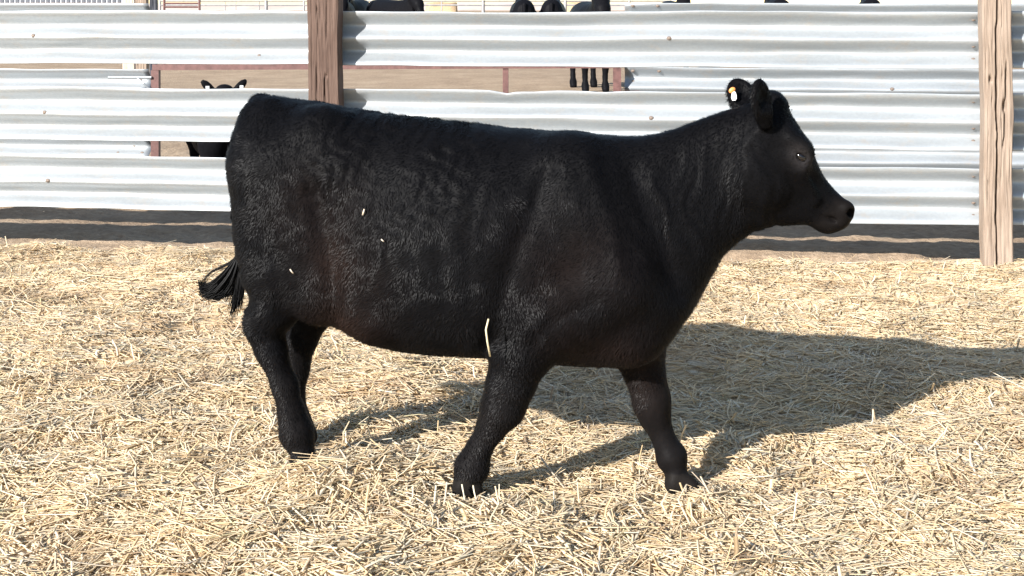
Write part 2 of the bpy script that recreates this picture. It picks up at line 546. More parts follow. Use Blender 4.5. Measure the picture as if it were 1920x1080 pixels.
def post_mesh(w, d, h, seed, cracks=(), holes=(), mat=None, below=0.35, lean=0.0):
    """weathered timber: front face at local -y; real splits and knot holes cut into the front"""
    g_ = np.random.default_rng(seed)
    nf, ns = 46, 14
    per = []
    for k in range(nf): per.append((-w / 2 + w * k / nf, -d, 'f'))
    for k in range(ns): per.append((w / 2, -d + d * k / ns, 'r'))
    for k in range(12): per.append((w / 2 - w * k / 12, 0.0, 'b'))
    for k in range(ns): per.append((-w / 2, -d * k / ns, 'l'))
    n = len(per)
    zs = np.linspace(-below, h, int((h + below) / 0.0125))
    px = np.array([p[0] for p in per]); py = np.array([p[1] for p in per])
    cr = 0.012                                             # rounded arrises
    V = np.zeros((len(zs), n, 3))
    cracks = list(cracks)                                  # drying checks all over the face
    for _ in range(7):
        cx_ = g_.uniform(-0.42, 0.42) * w; z0_ = g_.uniform(0.0, h - 0.3); l_ = g_.uniform(0.12, 0.5)
        cracks.append(([(cx_, z0_), (cx_ + g_.normal(0, 0.004), z0_ + l_ / 2), (cx_ + g_.normal(0, 0.006), z0_ + l_)], g_.uniform(0.0022, 0.0042), g_.uniform(0.004, 0.014)))
    for iz, z in enumerate(zs):
        x = px.copy(); y = py.copy()
        ex = np.maximum(np.abs(x) - (w / 2 - cr), 0); ey = np.maximum(np.abs(y + d / 2) - (d / 2 - cr), 0)
        q = np.hypot(ex, ey); k = np.where(q > cr, cr / np.maximum(q, 1e-6), 1)
        x = np.sign(x) * (np.minimum(np.abs(x), w / 2 - cr) + ex * k)
        y = -d / 2 + np.sign(y + d / 2) * (np.minimum(np.abs(y + d / 2), d / 2 - cr) + ey * k)
        amp = 0.0032
        nz = vnoise(px * 90 + seed, np.full(n, z * 5 + seed), 51) + 0.6 * vnoise(px * 220 + seed, np.full(n, z * 11), 52)
        wob = 0.006 * vnoise(np.array([z * 2.3 + seed * 3]), np.array([0.5]), 53)[0]
        wid = 1 + 0.035 * vnoise(np.array([z * 1.8 + seed]), np.array([2.5]), 54)[0]
        x = x * wid + wob + lean * z
        front = np.array([p[2] == 'f' for p in per])
        inw = np.zeros(n)
        for (pts, wd, dp) in cracks:
            zz = [p[1] for p in pts]
            if min(zz) <= z <= max(zz):
                cx = np.interp(z, zz, [p[0] for p in pts]) + 0.003 * vnoise(np.array([z * 18.0]), np.array([seed + 0.5]), 55)[0]
                taper = min(1.0, (z - min(zz)) / 0.06 + 0.15, (max(zz) - z) / 0.06 + 0.15)
                inw = np.maximum(inw, dp * taper * np.clip(1 - np.abs(px - cx) / (wd * (0.55 + 0.45 * taper)), 0, 1) ** 0.6)
        for (hx_, hz_, hr, hs, dp) in holes:
            r_ = np.hypot((px - hx_) / hr, (z - hz_) / hs)
            inw = np.maximum(inw, dp * np.clip(1.25 - r_, 0, 1))
        y = y + np.where(front, inw, 0) + np.where(front, amp * nz, 0)
        x = x + np.where(~front, amp * 0.8 * nz, 0)
        V[iz, :, 0] = x; V[iz, :, 1] = y; V[iz, :, 2] = z
    # worn, uneven top
    V[-1, :, 2] += 0.01 * vnoise(px * 30, py * 30, 56)
    nzv = len(zs)
    F = []
    k = np.arange(n); k2 = (k + 1) % n
    for i in range(nzv - 1):
        F.append(np.stack([i * n + k, i * n + k2, (i + 1) * n + k2, (i + 1) * n + k], -1))
    Vt = np.concatenate([V.reshape(-1, 3), [[V[-1, :, 0].mean(), V[-1, :, 1].mean(), V[-1, :, 2].mean() + 0.004]]])
    F4 = np.concatenate(F)
    top = np.stack([(nzv - 1) * n + k, (nzv - 1) * n + k2, np.full(n, len(Vt) - 1), np.full(n, len(Vt) - 1)], -1)
    me = bpy.data.meshes.new('post')
    me.from_pydata(Vt.tolist(), [], F4.tolist() + [t[:3] for t in top.tolist()])
    me.materials.append(mat)
    for p in me.polygons: p.use_smooth = True
    me.update()
    return me

# --- the near fence: guardrail beams bolted behind wooden posts
FO = Vector((2.655, float(fence_y(2.655)), 0.0))             # foot of the right post, rail plane
near = empty('guardrail_fence', FO, FTH)
tag(near, 'near fence of three rows of galvanized guardrail on wooden posts, directly behind the big cow', 'fence')
SP = 3.80                                                    # post spacing along the line
TOPS = (1.378, 0.930, 0.522)
# measured droop of the rows towards the left is the perspective of the line itself
for row, zt in enumerate(TOPS):
    dents = []
    if row == 1: dents = [(1.07, 0.05, -0.016, 0.01, 0), (1.22, 0.10, -0.007, 0.004, 0), (1.62, 0.06, -0.005, 0.0, 0)]
    if row == 0: dents = [(0.9, 0.4, -0.004, 0, 0)]
    endb = [(SP - 0.155, -0.045, 0.55), (SP - 0.155, -0.19, 0.55), (SP - 0.155, -0.262, 0.55)]
    mid = [((1.99, -0.150, 0.7), (1.89, -0.150, 0.7), (1.93, -0.150, 0.7))[row]]
    rail(near, -SP + 0.02, SP - 0.01, zt, 0.002, 1 + row, dents, mid + endb)
    rail(near, -2 * SP + 0.03, SP - 0.02, zt + (0.004, -0.002, 0.002)[row], 0.006, 11 + row, [(2.2, 0.5, 0.003, 0, 0)], [((2.03, 2.10, 2.12)[row], -0.150, 0.7), ((3.40, 3.42, 3.44)[row], -0.262, 0.5)])
    rail(near, 0.03, SP - 0.02, zt + 0.003, 0.005, 21 + row, [], [(0.13, -0.19, 0.6)])
right_cracks = [([(-0.010, -0.05), (-0.012, 0.25), (-0.004, 0.55), (-0.008, 0.72), (-0.014, 0.86), (-0.012, 1.02), (-0.008, 1.15), (0.004, 1.45), (0.0, 1.8)], 0.0060, 0.055),
                ([(0.026, 0.62), (0.028, 0.74), (0.034, 0.90), (0.038, 1.06), (0.044, 1.12)], 0.0050, 0.03),
                ([(-0.038, 0.86), (-0.036, 0.95)], 0.004, 0.012), ([(0.016, 0.98), (0.020, 1.12)], 0.004, 0.012)]
right_holes = [(-0.042, 1.015, 0.010, 0.020, 0.03), (0.028, 0.875, 0.012, 0.032, 0.04)]
pr = link('post', post_mesh(0.152, 0.13, 1.78, 3, right_cracks, right_holes, M['post_tan']), near, (-0.040, 0.0, 0.0))
pr['label'] = 'tan split timber post with knot holes'
left_cracks = [([(0.0, 0.55), (0.004, 0.80), (0.006, 0.98), (0.006, 1.02)], 0.004, 0.03), ([(-0.045, 0.80), (-0.042, 1.02), (-0.04, 1.10)], 0.004, 0.012), ([(0.02, 1.18), (0.03, 1.45)], 0.005, 0.01), ([(-0.07, 0.9), (-0.06, 1.6)], 0.003, 0.008)]
left_holes = [(0.018, 1.012, 0.008, 0.012, 0.02), (-0.040, 0.80, 0.009, 0.012, 0.02)]
pl = link('post', post_mesh(0.182, 0.12, 1.80, 5, left_cracks, left_holes, M['post_red'], lean=-0.012), near, (-SP + 0.068, 0.0, 0.0))
pl['label'] = 'red-brown weathered timber post'
pf = link('post', post_mesh(0.19, 0.13, 1.42, 8, [], [], M['post_red']), near, (-2 * SP, 0, 0))

# --- the far side of the alley: guardrail sections left and right of an open gateway
def back_fence(label, A, B, tops, posts, bolts, seed, side):
    d = (B - A); L = d.length
    e = empty('guardrail_fence', A, math.atan2(d.y, d.x))
    tag(e, label, 'fence')
    for r_, zt in enumerate(tops):
        rail(e, 0, L, zt, 0.0, seed + r_, [], bolts[r_], wav=0.006)
    for x in posts:
        link('post', post_mesh(0.15, 0.12, 1.36, seed + int(x * 3) + 60, [], [], M['post_tan']), e, (x, 0.21, 0))
    return e
A = at(-420, 400, 10.75); A.z = 0; B = at(279, 400, 10.35); B.z = 0
Lb = (B - A).length
back_fence('far guardrail section left of the maroon gate, seen through the gaps', A, B, (1.43, 0.938, 0.440), (0.15,),
           ([], [(Lb - 0.09, -0.085, 0.7)], [(Lb - 0.06, -0.13, 0.7), (Lb - 0.14, -0.085, 0.6), (Lb - 0.25, -0.13, 0.6)]), 71, 'l')
A = at(1171, 400, 10.10); A.z = 0; B = at(2250, 400, 9.62); B.z = 0
back_fence('far guardrail section right of the maroon gate, seen through the gaps', A, B, (1.430, 0.968, 0.452), (3.7,),
           ([(0.06, -0.018, 0.7), (0.24, -0.018, 0.7)], [(0.06, -0.03, 0.7), (0.25, -0.03, 0.7), (0.06, -0.11, 0.7), (1.90, -0.15, 0.8)], []), 81, 'r')

# maroon pipe gate standing in the gateway
gA = at(292, 400, 10.25); gA.z = 0.0; gB = at(1157, 400, 10.05); gB.z = 0.0
gd = gB - gA
gate = empty('pipe_gate', gA, math.atan2(gd.y, gd.x))
tag(gate, 'maroon steel gate frame between the two far guardrail sections', 'gate')
gl = gd.length
ztA = EYE - (126 - HZ) * gA.y / FPX; ztB = EYE - (122 - HZ) * gB.y / FPX
MB().box((gl / 2, 0, (ztA + ztB) / 2), (gl + 0.04, 0.045, 0.042), Matrix.Rotation(-math.atan2(ztB - ztA, gl), 3, 'Y')).build('top_rail', M['maroon'], gate)
for x, zt_ in ((0.0, ztA), (gl, ztB)):
    MB().box((x, 0.0, (zt_ - 0.022 + 0.04) / 2), (0.058, 0.05, zt_ - 0.022 - 0.04)).build('upright', M['maroon'], gate)
MB().box(((at(948, 150, 10.1).x - gA.x) / math.cos(math.atan2(gd.y, gd.x)), 0.004, 0.5), (0.040, 0.034, 0.92)).build('upright', M['maroon'], gate)
MB().tube([(0, 0, 0.12), (gl, 0, 0.12)], 0.021).build('bottom_rail', M['maroon'], gate)
# latch rod at the left jamb, hinge rod at the right
MB().tube([(-0.34, -0.05, 0.885), (-0.02, -0.035, 0.885)], 0.010, 8).build('latch_rod', M['galv'], gate)
MB().tube([(-0.12, -0.05, 0.88), (-0.07, -0.06, 0.84), (-0.03, -0.05, 0.80)], 0.008, 8).build('latch_chain', M['galv'], gate)
MB().tube([(gl, 0.0, 0.78), (gl + 0.16, 0.02, 0.785)], 0.012, 8).build('hinge', M['maroon'], gate)

# ------------------------------------------------------------------ animals: implicit bodies turned into one continuous skin
class Vol:
    def __init__(self, lo, hi, h):
        self.h = h; self.lo = np.array(lo, float)
        n = np.ceil((np.array(hi) - self.lo) / h).astype(int) + 1
        self.ax = [self.lo[i] + h * np.arange(n[i]) for i in range(3)]
        self.D = np.full(n, 9.0, np.float32)
    def sub(self, lo, hi):
        s = []
        for i in range(3):
            a = max(0, int((lo[i] - self.lo[i]) / self.h)); b = min(len(self.ax[i]), int((hi[i] - self.lo[i]) / self.h) + 2)
            s.append(slice(a, max(a, b)))
        s = tuple(s)
        X, Y, Z = np.meshgrid(self.ax[0][s[0]], self.ax[1][s[1]], self.ax[2][s[2]], indexing='ij', sparse=True)
        return s, X.astype(np.float32), Y.astype(np.float32), Z.astype(np.float32)
    def union(self, s, d, k):
        a = self.D[s]; d = d.astype(np.float32)
        h = np.clip(k - np.abs(a - d), 0, None) / k
        self.D[s] = np.minimum(a, d) - h * h * (k / 4)
    def cut(self, s, d, k):
        a = self.D[s]; d = -d.astype(np.float32)
        h = np.clip(k - np.abs(a - d), 0, None) / k
        self.D[s] = np.maximum(a, d) + h * h * (k / 4)
    def cone(self, a, b, ra, rb, k=0.03, cut=False):
        a = np.array(a, float); b = np.array(b, float)
        m = max(ra, rb) + k + 0.01
        s, X, Y, Z = self.sub(np.minimum(a, b) - m, np.maximum(a, b) + m)
        ab = b - a; L2 = float(ab @ ab) + 1e-9
        t = np.clip(((X - a[0]) * ab[0] + (Y - a[1]) * ab[1] + (Z - a[2]) * ab[2]) / L2, 0, 1)
        d = np.sqrt((X - a[0] - t * ab[0]) ** 2 + (Y - a[1] - t * ab[1]) ** 2 + (Z - a[2] - t * ab[2]) ** 2) - (ra + t * (rb - ra))
        (self.cut if cut else self.union)(s, d, k)
    def chain(self, pts, rs, k=0.03):
        for i in range(len(pts) - 1): self.cone(pts[i], pts[i + 1], rs[i], rs[i + 1], k)
    def ell(self, c, axes, rad, k=0.03, cut=False):
        """ellipsoid: axes 3 unit vectors, rad 3 radii"""
        c = np.array(c, float); m = max(rad) + k + 0.01
        s, X, Y, Z = self.sub(c - m, c + m)
        q2 = 0; g2 = 0
        for e, r_ in zip(axes, rad):
            p = (X - c[0]) * e[0] + (Y - c[1]) * e[1] + (Z - c[2]) * e[2]
            q2 = q2 + (p / r_) ** 2; g2 = g2 + (p / (r_ * r_)) ** 2
        q = np.sqrt(q2); d = q * (q - 1) / np.maximum(np.sqrt(g2), 1e-4)
        d = np.where(q < 0.05, -min(rad), d)
        (self.cut if cut else self.union)(s, d, k)
    def loft(self, org, fw, lf, up, st, n=2.3, k=0.03, tail=0.0):
        """tube along fw: stations (u, top, bottom, half width) in the frame fw / lf / up"""
        st = np.array(st, float)
        lo = np.array([1e9] * 3); hi = -lo
        org = np.array(org, float); fw = np.array(fw, float); lf = np.array(lf, float); up = np.array(up, float)
        for u, t, b, w in st[:, :4]:
            for vv in (-w, w):
                for zz in (t, b):
                    p = org + fw * u + lf * vv + up * zz
                    lo = np.minimum(lo, p); hi = np.maximum(hi, p)
        s, X, Y, Z = self.sub(lo - k - 0.03, hi + k + 0.03)
        U = (X - org[0]) * fw[0] + (Y - org[1]) * fw[1] + (Z - org[2]) * fw[2]
        W = (X - org[0]) * lf[0] + (Y - org[1]) * lf[1] + (Z - org[2]) * lf[2]
        H = (X - org[0]) * up[0] + (Y - org[1]) * up[1] + (Z - org[2]) * up[2]
        uu = np.linspace(st[0, 0], st[-1, 0], 400)
        def smooth(col):
            y = np.interp(uu, st[:, 0], st[:, col])
            ker = np.hanning(17); ker /= ker.sum()
            return np.convolve(np.pad(y, 8, 'edge'), ker, 'valid')
        T = np.interp(U, uu, smooth(1)); B = np.interp(U, uu, smooth(2)); Wd = np.interp(U, uu, smooth(3))
        lowf = np.interp(U, uu, smooth(4)) if st.shape[1] > 4 else 1.0
        zc = (T + B) / 2; b = np.maximum((T - B) / 2, 0.004); Wd = np.maximum(Wd, 0.004)
        hh = (H - zc) / b
        wloc = Wd * (lowf + (1 - lowf) * np.clip((hh + 1) / 2, 0, 1)) if st.shape[1] > 4 else Wd
        q = ((np.abs(W) / wloc) ** n + np.abs(hh) ** n) ** (1 / n)
        d = (q - 1) * np.minimum(b, wloc) * 0.9
        over = np.maximum(np.maximum(st[0, 0] - U, U - st[-1, 0]), 0)
        d = np.where(over > 0, np.maximum(d, 0) + over, d)
        self.union(s, d, k)
    def skin(self, smooth_it=2):
        D = self.D; S = D < 0
        nx, ny, nz = D.shape
        c = [S[i:nx - 1 + i, j:ny - 1 + j, l:nz - 1 + l] for i in (0, 1) for j in (0, 1) for l in (0, 1)]
        allin = c[0].copy(); anyin = c[0].copy()
        for q in c[1:]:
            allin &= q; anyin |= q
        act = anyin & ~allin
        I = np.argwhere(act)
        idx = np.full(act.shape, -1, np.int32); idx[act] = np.arange(len(I))
        offs = np.array([(i, j, l) for i in (0, 1) for j in (0, 1) for l in (0, 1)])
        val = np.stack([D[I[:, 0] + o[0], I[:, 1] + o[1], I[:, 2] + o[2]] for o in offs], -1)
        acc = np.zeros((len(I), 3)); cnt = np.zeros(len(I))
        for a in range(8):
            for b in range(a + 1, 8):
                if np.abs(offs[a] - offs[b]).sum() != 1: continue
                va, vb = val[:, a], val[:, b]
                m = (va < 0) != (vb < 0)
                t = np.where(m, va / np.where(m, va - vb, 1), 0)
                p = offs[a] + t[:, None] * (offs[b] - offs[a])
                acc[m] += p[m]; cnt[m] += 1
        V = (I + acc / cnt[:, None]) * self.h + self.lo
        F = []
        for axis in range(3):
            sl0 = [slice(None)] * 3; sl1 = [slice(None)] * 3
            sl0[axis] = slice(0, -1); sl1[axis] = slice(1, None)
            a = S[tuple(sl0)]; b = S[tuple(sl1)]
            E = np.argwhere(a != b)
            o1, o2 = [(1, 2), (2, 0), (0, 1)][axis]
            E = E[(E[:, o1] > 0) & (E[:, o2] > 0) & (E[:, o1] < D.shape[o1] - 1) & (E[:, o2] < D.shape[o2] - 1)]
            def cell(d1, d2):
                e = E.copy(); e[:, o1] += d1; e[:, o2] += d2
                return idx[e[:, 0], e[:, 1], e[:, 2]]
            qd = np.stack([cell(-1, -1), cell(0, -1), cell(0, 0), cell(-1, 0)], -1)
            fl = ~a[E[:, 0], E[:, 1], E[:, 2]]
            qd[fl] = qd[fl][:, ::-1]
            F.append(qd)
        F = np.concatenate(F)
        F = F[(F >= 0).all(1)]
        for _ in range(smooth_it):
            for lam in (0.5, -0.35):
                acc = np.zeros_like(V); cnt = np.zeros(len(V))
                for p, q in ((0, 1), (1, 2), (2, 3), (3, 0)):
                    np.add.at(acc, F[:, p], V[F[:, q]]); np.add.at(acc, F[:, q], V[F[:, p]])
                    np.add.at(cnt, F[:, p], 1); np.add.at(cnt, F[:, q], 1)
                V = V + lam * (acc / np.maximum(cnt, 1)[:, None] - V)
        return V, F

def normals(V, F):
    n = np.cross(V[F[:, 2]] - V[F[:, 0]], V[F[:, 3]] - V[F[:, 1]])
    N_ = np.zeros_like(V)
    for k in range(4): np.add.at(N_, F[:, k], n)
    return N_ / np.maximum(np.linalg.norm(N_, axis=1), 1e-9)[:, None], np.linalg.norm(n, axis=1) / 2

# ------------------------------------------------------------------ the walking heifer
YAW = R(13.0)
CO = np.array([-0.15, 4.17])                                # body mid-plane passes here
cF = np.array([math.cos(YAW), -math.sin(YAW), 0.0]); cL = np.array([math.sin(YAW), math.cos(YAW), 0.0]); cU = np.array([0, 0, 1.0])
def frame_pt(px, py, v, org, fw, lf):
    """point of the vertical plane at lateral offset v that is seen at px, py"""
    k = (px - 960) / FPX
    ox, oy = org[0] + v * lf[0], org[1] + v * lf[1]
    u = (k * oy - ox) / (fw[0] - k * fw[1])
    X = ox + u * fw[0]; Y = oy + u * fw[1]
    return u, np.array([X, Y, EYE - (py - HZ) * Y / FPX])
def cp(px, py, v=0.0): return frame_pt(px, py, v, CO, cF, cL)[1]

vol = Vol((-1.13, 3.40, -0.09), (1.17, 4.85, 1.27)  , 0.0058)
trunk = []
for px, top, bot, w in ((452, 300, 400, 0.02), (458, 262, 436, 0.085), (468, 224, 478, 0.135), (484, 187, 520, 0.175), (520, 182, 556, 0.205), (580, 192, 580, 0.225), (640, 201, 604, 0.232),
                        (700, 211, 636, 0.248), (760, 218, 652, 0.272), (830, 225, 659, 0.285), (900, 235, 662, 0.285), (960, 242, 666, 0.272), (1040, 248, 676, 0.245), (1100, 252, 682, 0.228),
                        (1160, 256, 684, 0.205), (1200, 257, 676, 0.182), (1240, 250, 648, 0.158), (1272, 239, 612, 0.138), (1305, 227, 572, 0.122), (1340, 214, 508, 0.108),
                        (1370, 204, 452, 0.098), (1400, 196, 418, 0.092), (1425, 196, 400, 0.080), (1445, 225, 380, 0.05)):
    u, p = frame_pt(px, top, 0, CO, cF, cL)
    zb = cp(px, bot)[2]
    trunk.append((u, p[2], zb, w))
vol.loft((CO[0], CO[1], 0), cF, cL, cU, trunk, 2.35, 0.03)

HV = 0.115
def near_far(chain_n, chain_f):
    pass
# hindquarters
for sgn, dx in ((-1, 0), (1, 22)):
    v = sgn * HV
    vol.cone(cp(545 + dx, 320, v * 0.75), cp(596 + dx * 0.6, 540, v), 0.155, 0.092, 0.06)
    vol.cone(cp(508 + dx * 0.5, 300, v * 0.8), cp(508 + dx, 515, v), 0.105, 0.082, 0.06)
    vol.cone(cp(604, 246, v * 1.2), cp(640, 310, v * 1.3), 0.038, 0.055, 0.12)         # hook bone
    vol.cone(cp(490, 240, v * 0.62), cp(486, 300, v * 0.8), 0.045, 0.06, 0.10)         # pin bone
def hoof_pair(heel, toe, v, dew):
    """two claws side by side with a cleft, and the dewclaws behind the fetlock"""
    for s_ in (-1, 1):
        vol.cone(cp(heel[0], heel[1], v + s_ * 0.024), cp(toe[0], toe[1], v + s_ * 0.021), 0.029, 0.013, 0.008)
        vol.cone(cp(heel[0] + 4, heel[1] - 14, v + s_ * 0.018), cp(toe[0] - 8, toe[1] - 6, v + s_ * 0.02), 0.030, 0.022, 0.012)
        vol.ell(cp(dew[0], dew[1], v + s_ * 0.022), (cF, cL, cU), (0.014, 0.011, 0.016), 0.012)
# near hind leg
v = -HV
vol.chain([cp(545, 510, v), cp(516, 575, v), cp(496, 612, v), cp(508, 655, v), cp(535, 725, v), cp(547, 775, v), cp(556, 812, v), cp(568, 846, v)],
          [0.105, 0.070, 0.056, 0.044, 0.036, 0.037, 0.047, 0.036], 0.026)
vol.cone(cp(477, 592, v), cp(506, 556, v), 0.024, 0.026, 0.03)
vol.cone(cp(505, 640, v - 0.02), cp(545, 790, v - 0.02), 0.016, 0.016, 0.02)
hoof_pair((562, 866), (592, 876), v, (540, 812))
# far hind leg, a little further forward
v = HV
vol.chain([cp(582, 520, v), cp(582, 580, v), cp(562, 632, v), cp(552, 690, v), cp(546, 750, v), cp(553, 790, v), cp(562, 812, v), cp(572, 820, v)],
          [0.098, 0.070, 0.054, 0.043, 0.038, 0.044, 0.042, 0.036], 0.030)
# flank fold
vol.cone(cp(622, 520, -0.15), cp(700, 600, -0.16), 0.05, 0.045, 0.08)
vol.cone(cp(640, 540, 0.15), cp(700, 600, 0.16), 0.05, 0.045, 0.08)
# shoulders
for sgn in (-1, 1):
    v = sgn * 0.135
    vol.cone(cp(1070, 330, v * 0.75), cp(1165, 520, v), 0.105, 0.095, 0.07)
    vol.cone(cp(1165, 530, v), cp(1020, 600, v), 0.085, 0.085, 0.07)
    vol.cone(cp(1235, 560, v * 0.6), cp(1190, 620, v * 0.5), 0.075, 0.08, 0.06)         # brisket
# near front leg, trailing
v = -0.125
vol.chain([cp(1010, 590, v), cp(980, 650, v), cp(958, 718, v), cp(941, 765, v), cp(922, 800, v), cp(898, 842, v), cp(885, 876, v), cp(879, 898, v)],
          [0.110, 0.092, 0.068, 0.059, 0.040, 0.034, 0.047, 0.036], 0.024)
hoof_pair((866, 916), (897, 922), v, (862, 884))
vol.ell(cp(948, 762, v), (cF, cL, cU), (0.050, 0.054, 0.046), 0.03)
# far front leg, reaching forward
v = 0.11
vol.chain([cp(1180, 600, v), cp(1196, 650, v), cp(1209, 700, v), cp(1221, 745, v), cp(1229, 785, v), cp(1243, 820, v), cp(1259, 856, v), cp(1268, 886, v)],
          [0.105, 0.080, 0.058, 0.053, 0.041, 0.031, 0.042, 0.033], 0.024)
hoof_pair((1264, 908), (1304, 916), v, (1243, 868))
vol.ell(cp(1222, 762, v), (cF, cL, cU), (0.046, 0.052, 0.045), 0.03)
# hoof clefts
# tail
vol.chain([cp(486, 196, 0.0), cp(466, 226, -0.005), cp(456, 290, -0.01), cp(452, 370, -0.015), cp(452, 440, -0.02), cp(449, 486, -0.02)],
          [0.034, 0.030, 0.024, 0.020, 0.018, 0.014], 0.018)

# head, turned a little away from the camera
HYAW = R(7.0)
hF0 = np.array([math.cos(HYAW), math.sin(HYAW), 0.0]); hL = np.array([-math.sin(HYAW), math.cos(HYAW), 0.0])
HO3 = cp(1425, 270)
HO = HO3[:2]
PM = HO3[1] / FPX                                           # metres per pixel at the head
def hp(px, py, v=0.0): return frame_pt(px, py, v, HO, hF0, hL)[1]
ax = hp(1595, 405) - HO3; ax /= np.linalg.norm(ax)
hN = np.cross(hL, ax) * -1.0
hN = hN if hN[2] > 0 else -hN
HST = [(-52, 40, -30, 0.045, 1), (-38, 80, -78, 0.088, 0.9), (-12, 84, -98, 0.104, 0.85), (15, 76, -106, 0.110, 0.78), (55, 62, -108, 0.108, 0.72), (85, 48, -107, 0.096, 0.72), (108, 36, -102, 0.084, 0.72),
       (128, 27, -94, 0.073, 0.78), (157, 20, -70, 0.064, 0.85), (180, 18, -56, 0.066, 0.88), (200, 16, -48, 0.068, 0.9), (213, 13, -40, 0.062, 0.9), (221, 6, -22, 0.036, 1)]
vol.loft(HO3, ax, hL, hN, [(a * PM, t * PM, b * PM, w, lf_) for a, t, b, w, lf_ in HST], 2.75, 0.035)
def hs(a, n, v): return HO3 + ax * (a * PM) + hN * (n * PM) + hL * v
for sgn in (-1, 1):
    vol.ell(hs(42, 38, sgn * 0.088), (ax, hN, hL), (0.050, 0.024, 0.030), 0.03)         # brow
    vol.ell(hs(60, 5, sgn * 0.088), (ax, hN, hL), (0.05, 0.02, 0.018), 0.03)            # below the eye
    vol.cone(hs(70, 2, sgn * 0.090), hs(135, -22, sgn * 0.064), 0.016, 0.012, 0.02)       # cheek bone ridge
    vol.ell(hs(120, 8, sgn * 0.100), (ax, hN, hL), (0.050, 0.014, 0.026), 0.02, True)
    vol.ell(hs(30, -62, sgn * 0.070), (ax, hN, hL), (0.075, 0.062, 0.035), 0.04)        # jaw muscle
    vol.ell(hs(56, 22, sgn * 0.093), (ax, hN, hL), (0.034, 0.026, 0.017), 0.012)
    vol.ell(hs(57, 21, sgn * 0.116), (ax, hN, hL), (0.021, 0.0125, 0.018), 0.005, True)  # eye socket
    vol.cone(hs(44, 32, sgn * 0.100), hs(70, 30, sgn * 0.098), 0.008, 0.007, 0.008)    # upper lid
    vol.ell(hs(196, 2, sgn * 0.052), (ax, hN, hL), (0.020, 0.020, 0.020), 0.02)         # nostril wing
    vol.ell(hs(205, 0, sgn * 0.060), (ax, hN, hL), (0.017, 0.012, 0.022), 0.004, True)
    vol.cone(hs(216, -20, sgn * 0.036), hs(158, -40, sgn * 0.070), 0.009, 0.007, 0.006, True)   # mouth
vol.ell(hs(188, -47, 0), (ax, hN, hL), (0.034, 0.02, 0.045), 0.025)
vol.ell(hs(205, -24, 0), (ax, hN, hL), (0.030, 0.030, 0.050), 0.02)                       # chin
vol.ell(hs(-30, 78, 0), (ax, hN, hL), (0.035, 0.03, 0.06), 0.03)                        # poll
# throat and dewlap
vol.cone(cp(1415, 388, 0), cp(1362, 432, 0), 0.045, 0.03, 0.06)
# ears
def unit(a): a = np.array(a, float); return a / np.linalg.norm(a)
def ear(root, tip, face, wid, k=0.012):
    ln = unit(tip - root); half = np.linalg.norm(tip - root) / 2
    fc = unit(face - ln * np.dot(face, ln)); sd = np.cross(ln, fc)
    c = (root + tip) / 2
    vol.ell(c, (ln, sd, fc), (half + 0.008, wid, 0.020), k)
    vol.ell(c + fc * 0.022 + ln * 0.006, (ln, sd, fc), (half * 0.86, wid * 0.72, 0.019), 0.008, True)
    vol.cone(root - ln * 0.015, root + ln * 0.02, 0.020, 0.022, 0.02)
    return c, ln, sd, fc
ear_n = ear(hp(1434, 222, -0.112), hp(1420, 154, -0.150), np.array([0.75, -0.75, -0.05]), 0.040)
ear_f = ear(hp(1408, 214, 0.090), hp(1378, 152, 0.150), np.array([0.15, -1.0, -0.1]), 0.044)

# loose skin: upright folds on the neck and the curled coat of the side
sN, X, Y, Z = vol.sub((-1.1, 3.4, 0.2), (1.0, 4.85, 1.25))
U = (X - CO[0]) * cF[0] + (Y - CO[1]) * cF[1]
W = (X - CO[0]) * cL[0] + (Y - CO[1]) * cL[1]
un = [frame_pt(px, 300, 0, CO, cF, cL)[0] for px in (1190, 1250, 1440, 1490)]
mask = np.clip((U - un[0]) / (un[1] - un[0]), 0, 1) * np.clip((un[3] - U) / (un[3] - un[2]), 0, 1) * np.clip((Z - 0.62) / 0.15, 0, 1) * np.clip((1.10 - Z) / 0.2, 0, 1)
ph = (U + 0.10 * (Z - 0.8) + 0.02 * np.sin(Z * 17 + U * 9) + 0.012 * np.sin(U * 47 + 2.0 * np.sin(Z * 11)) + 0.006 * np.sin(Z * 43 + U * 31)) * 175
vol.D[sN] += (mask * 0.0018 * (np.sin(ph) * 0.7 + 0.5 * np.sin(ph * 0.57 + Z * 12))).astype(np.float32)
curl = np.sin(U * 61 + 2.2 * np.sin(Z * 33 + 1) + W * 20) * np.sin(Z * 57 + 2.4 * np.sin(U * 29)) + 0.6 * np.sin(U * 118 + Z * 71 + 3 * np.sin(Z * 45 - U * 20))
side_m = np.clip((Z - 0.62) / 0.2, 0, 1) * np.clip((un[0] - 0.25 - U) / 0.3, 0, 1) * np.clip((U - frame_pt(560, 300, 0, CO, cF, cL)[0]) / 0.15, 0, 1) * (0.6 + 0.4 * np.sin(U * 17 + 1) * np.sin(Z * 15))
vol.D[sN] += (side_m * 0.0030 * curl).astype(np.float32)
def groove(pts, amp, wid):
    P_ = [(frame_pt(px, py, -0.2, CO, cF, cL)[0], cp(px, py, -0.2)[2]) for px, py in pts]
    best = None
    for (u0, z0), (u1, z1) in zip(P_[:-1], P_[1:]):
        du, dz = u1 - u0, z1 - z0
        t_ = np.clip(((U - u0) * du + (Z - z0) * dz) / (du * du + dz * dz), 0, 1)
        d_ = np.hypot(U - u0 - t_ * du, Z - z0 - t_ * dz)
        best = d_ if best is None else np.minimum(best, d_)
    vol.D[sN] += (amp * np.exp(-(best / wid) ** 2) * np.clip((np.abs(W) - 0.07) / 0.05, 0, 1)).astype(np.float32)
groove([(1030, 320), (985, 440), (945, 560), (925, 640)], 0.011, 0.030)      # behind the shoulder
groove([(1180, 330), (1232, 450), (1262, 560)], 0.008, 0.028)                # neck into shoulder
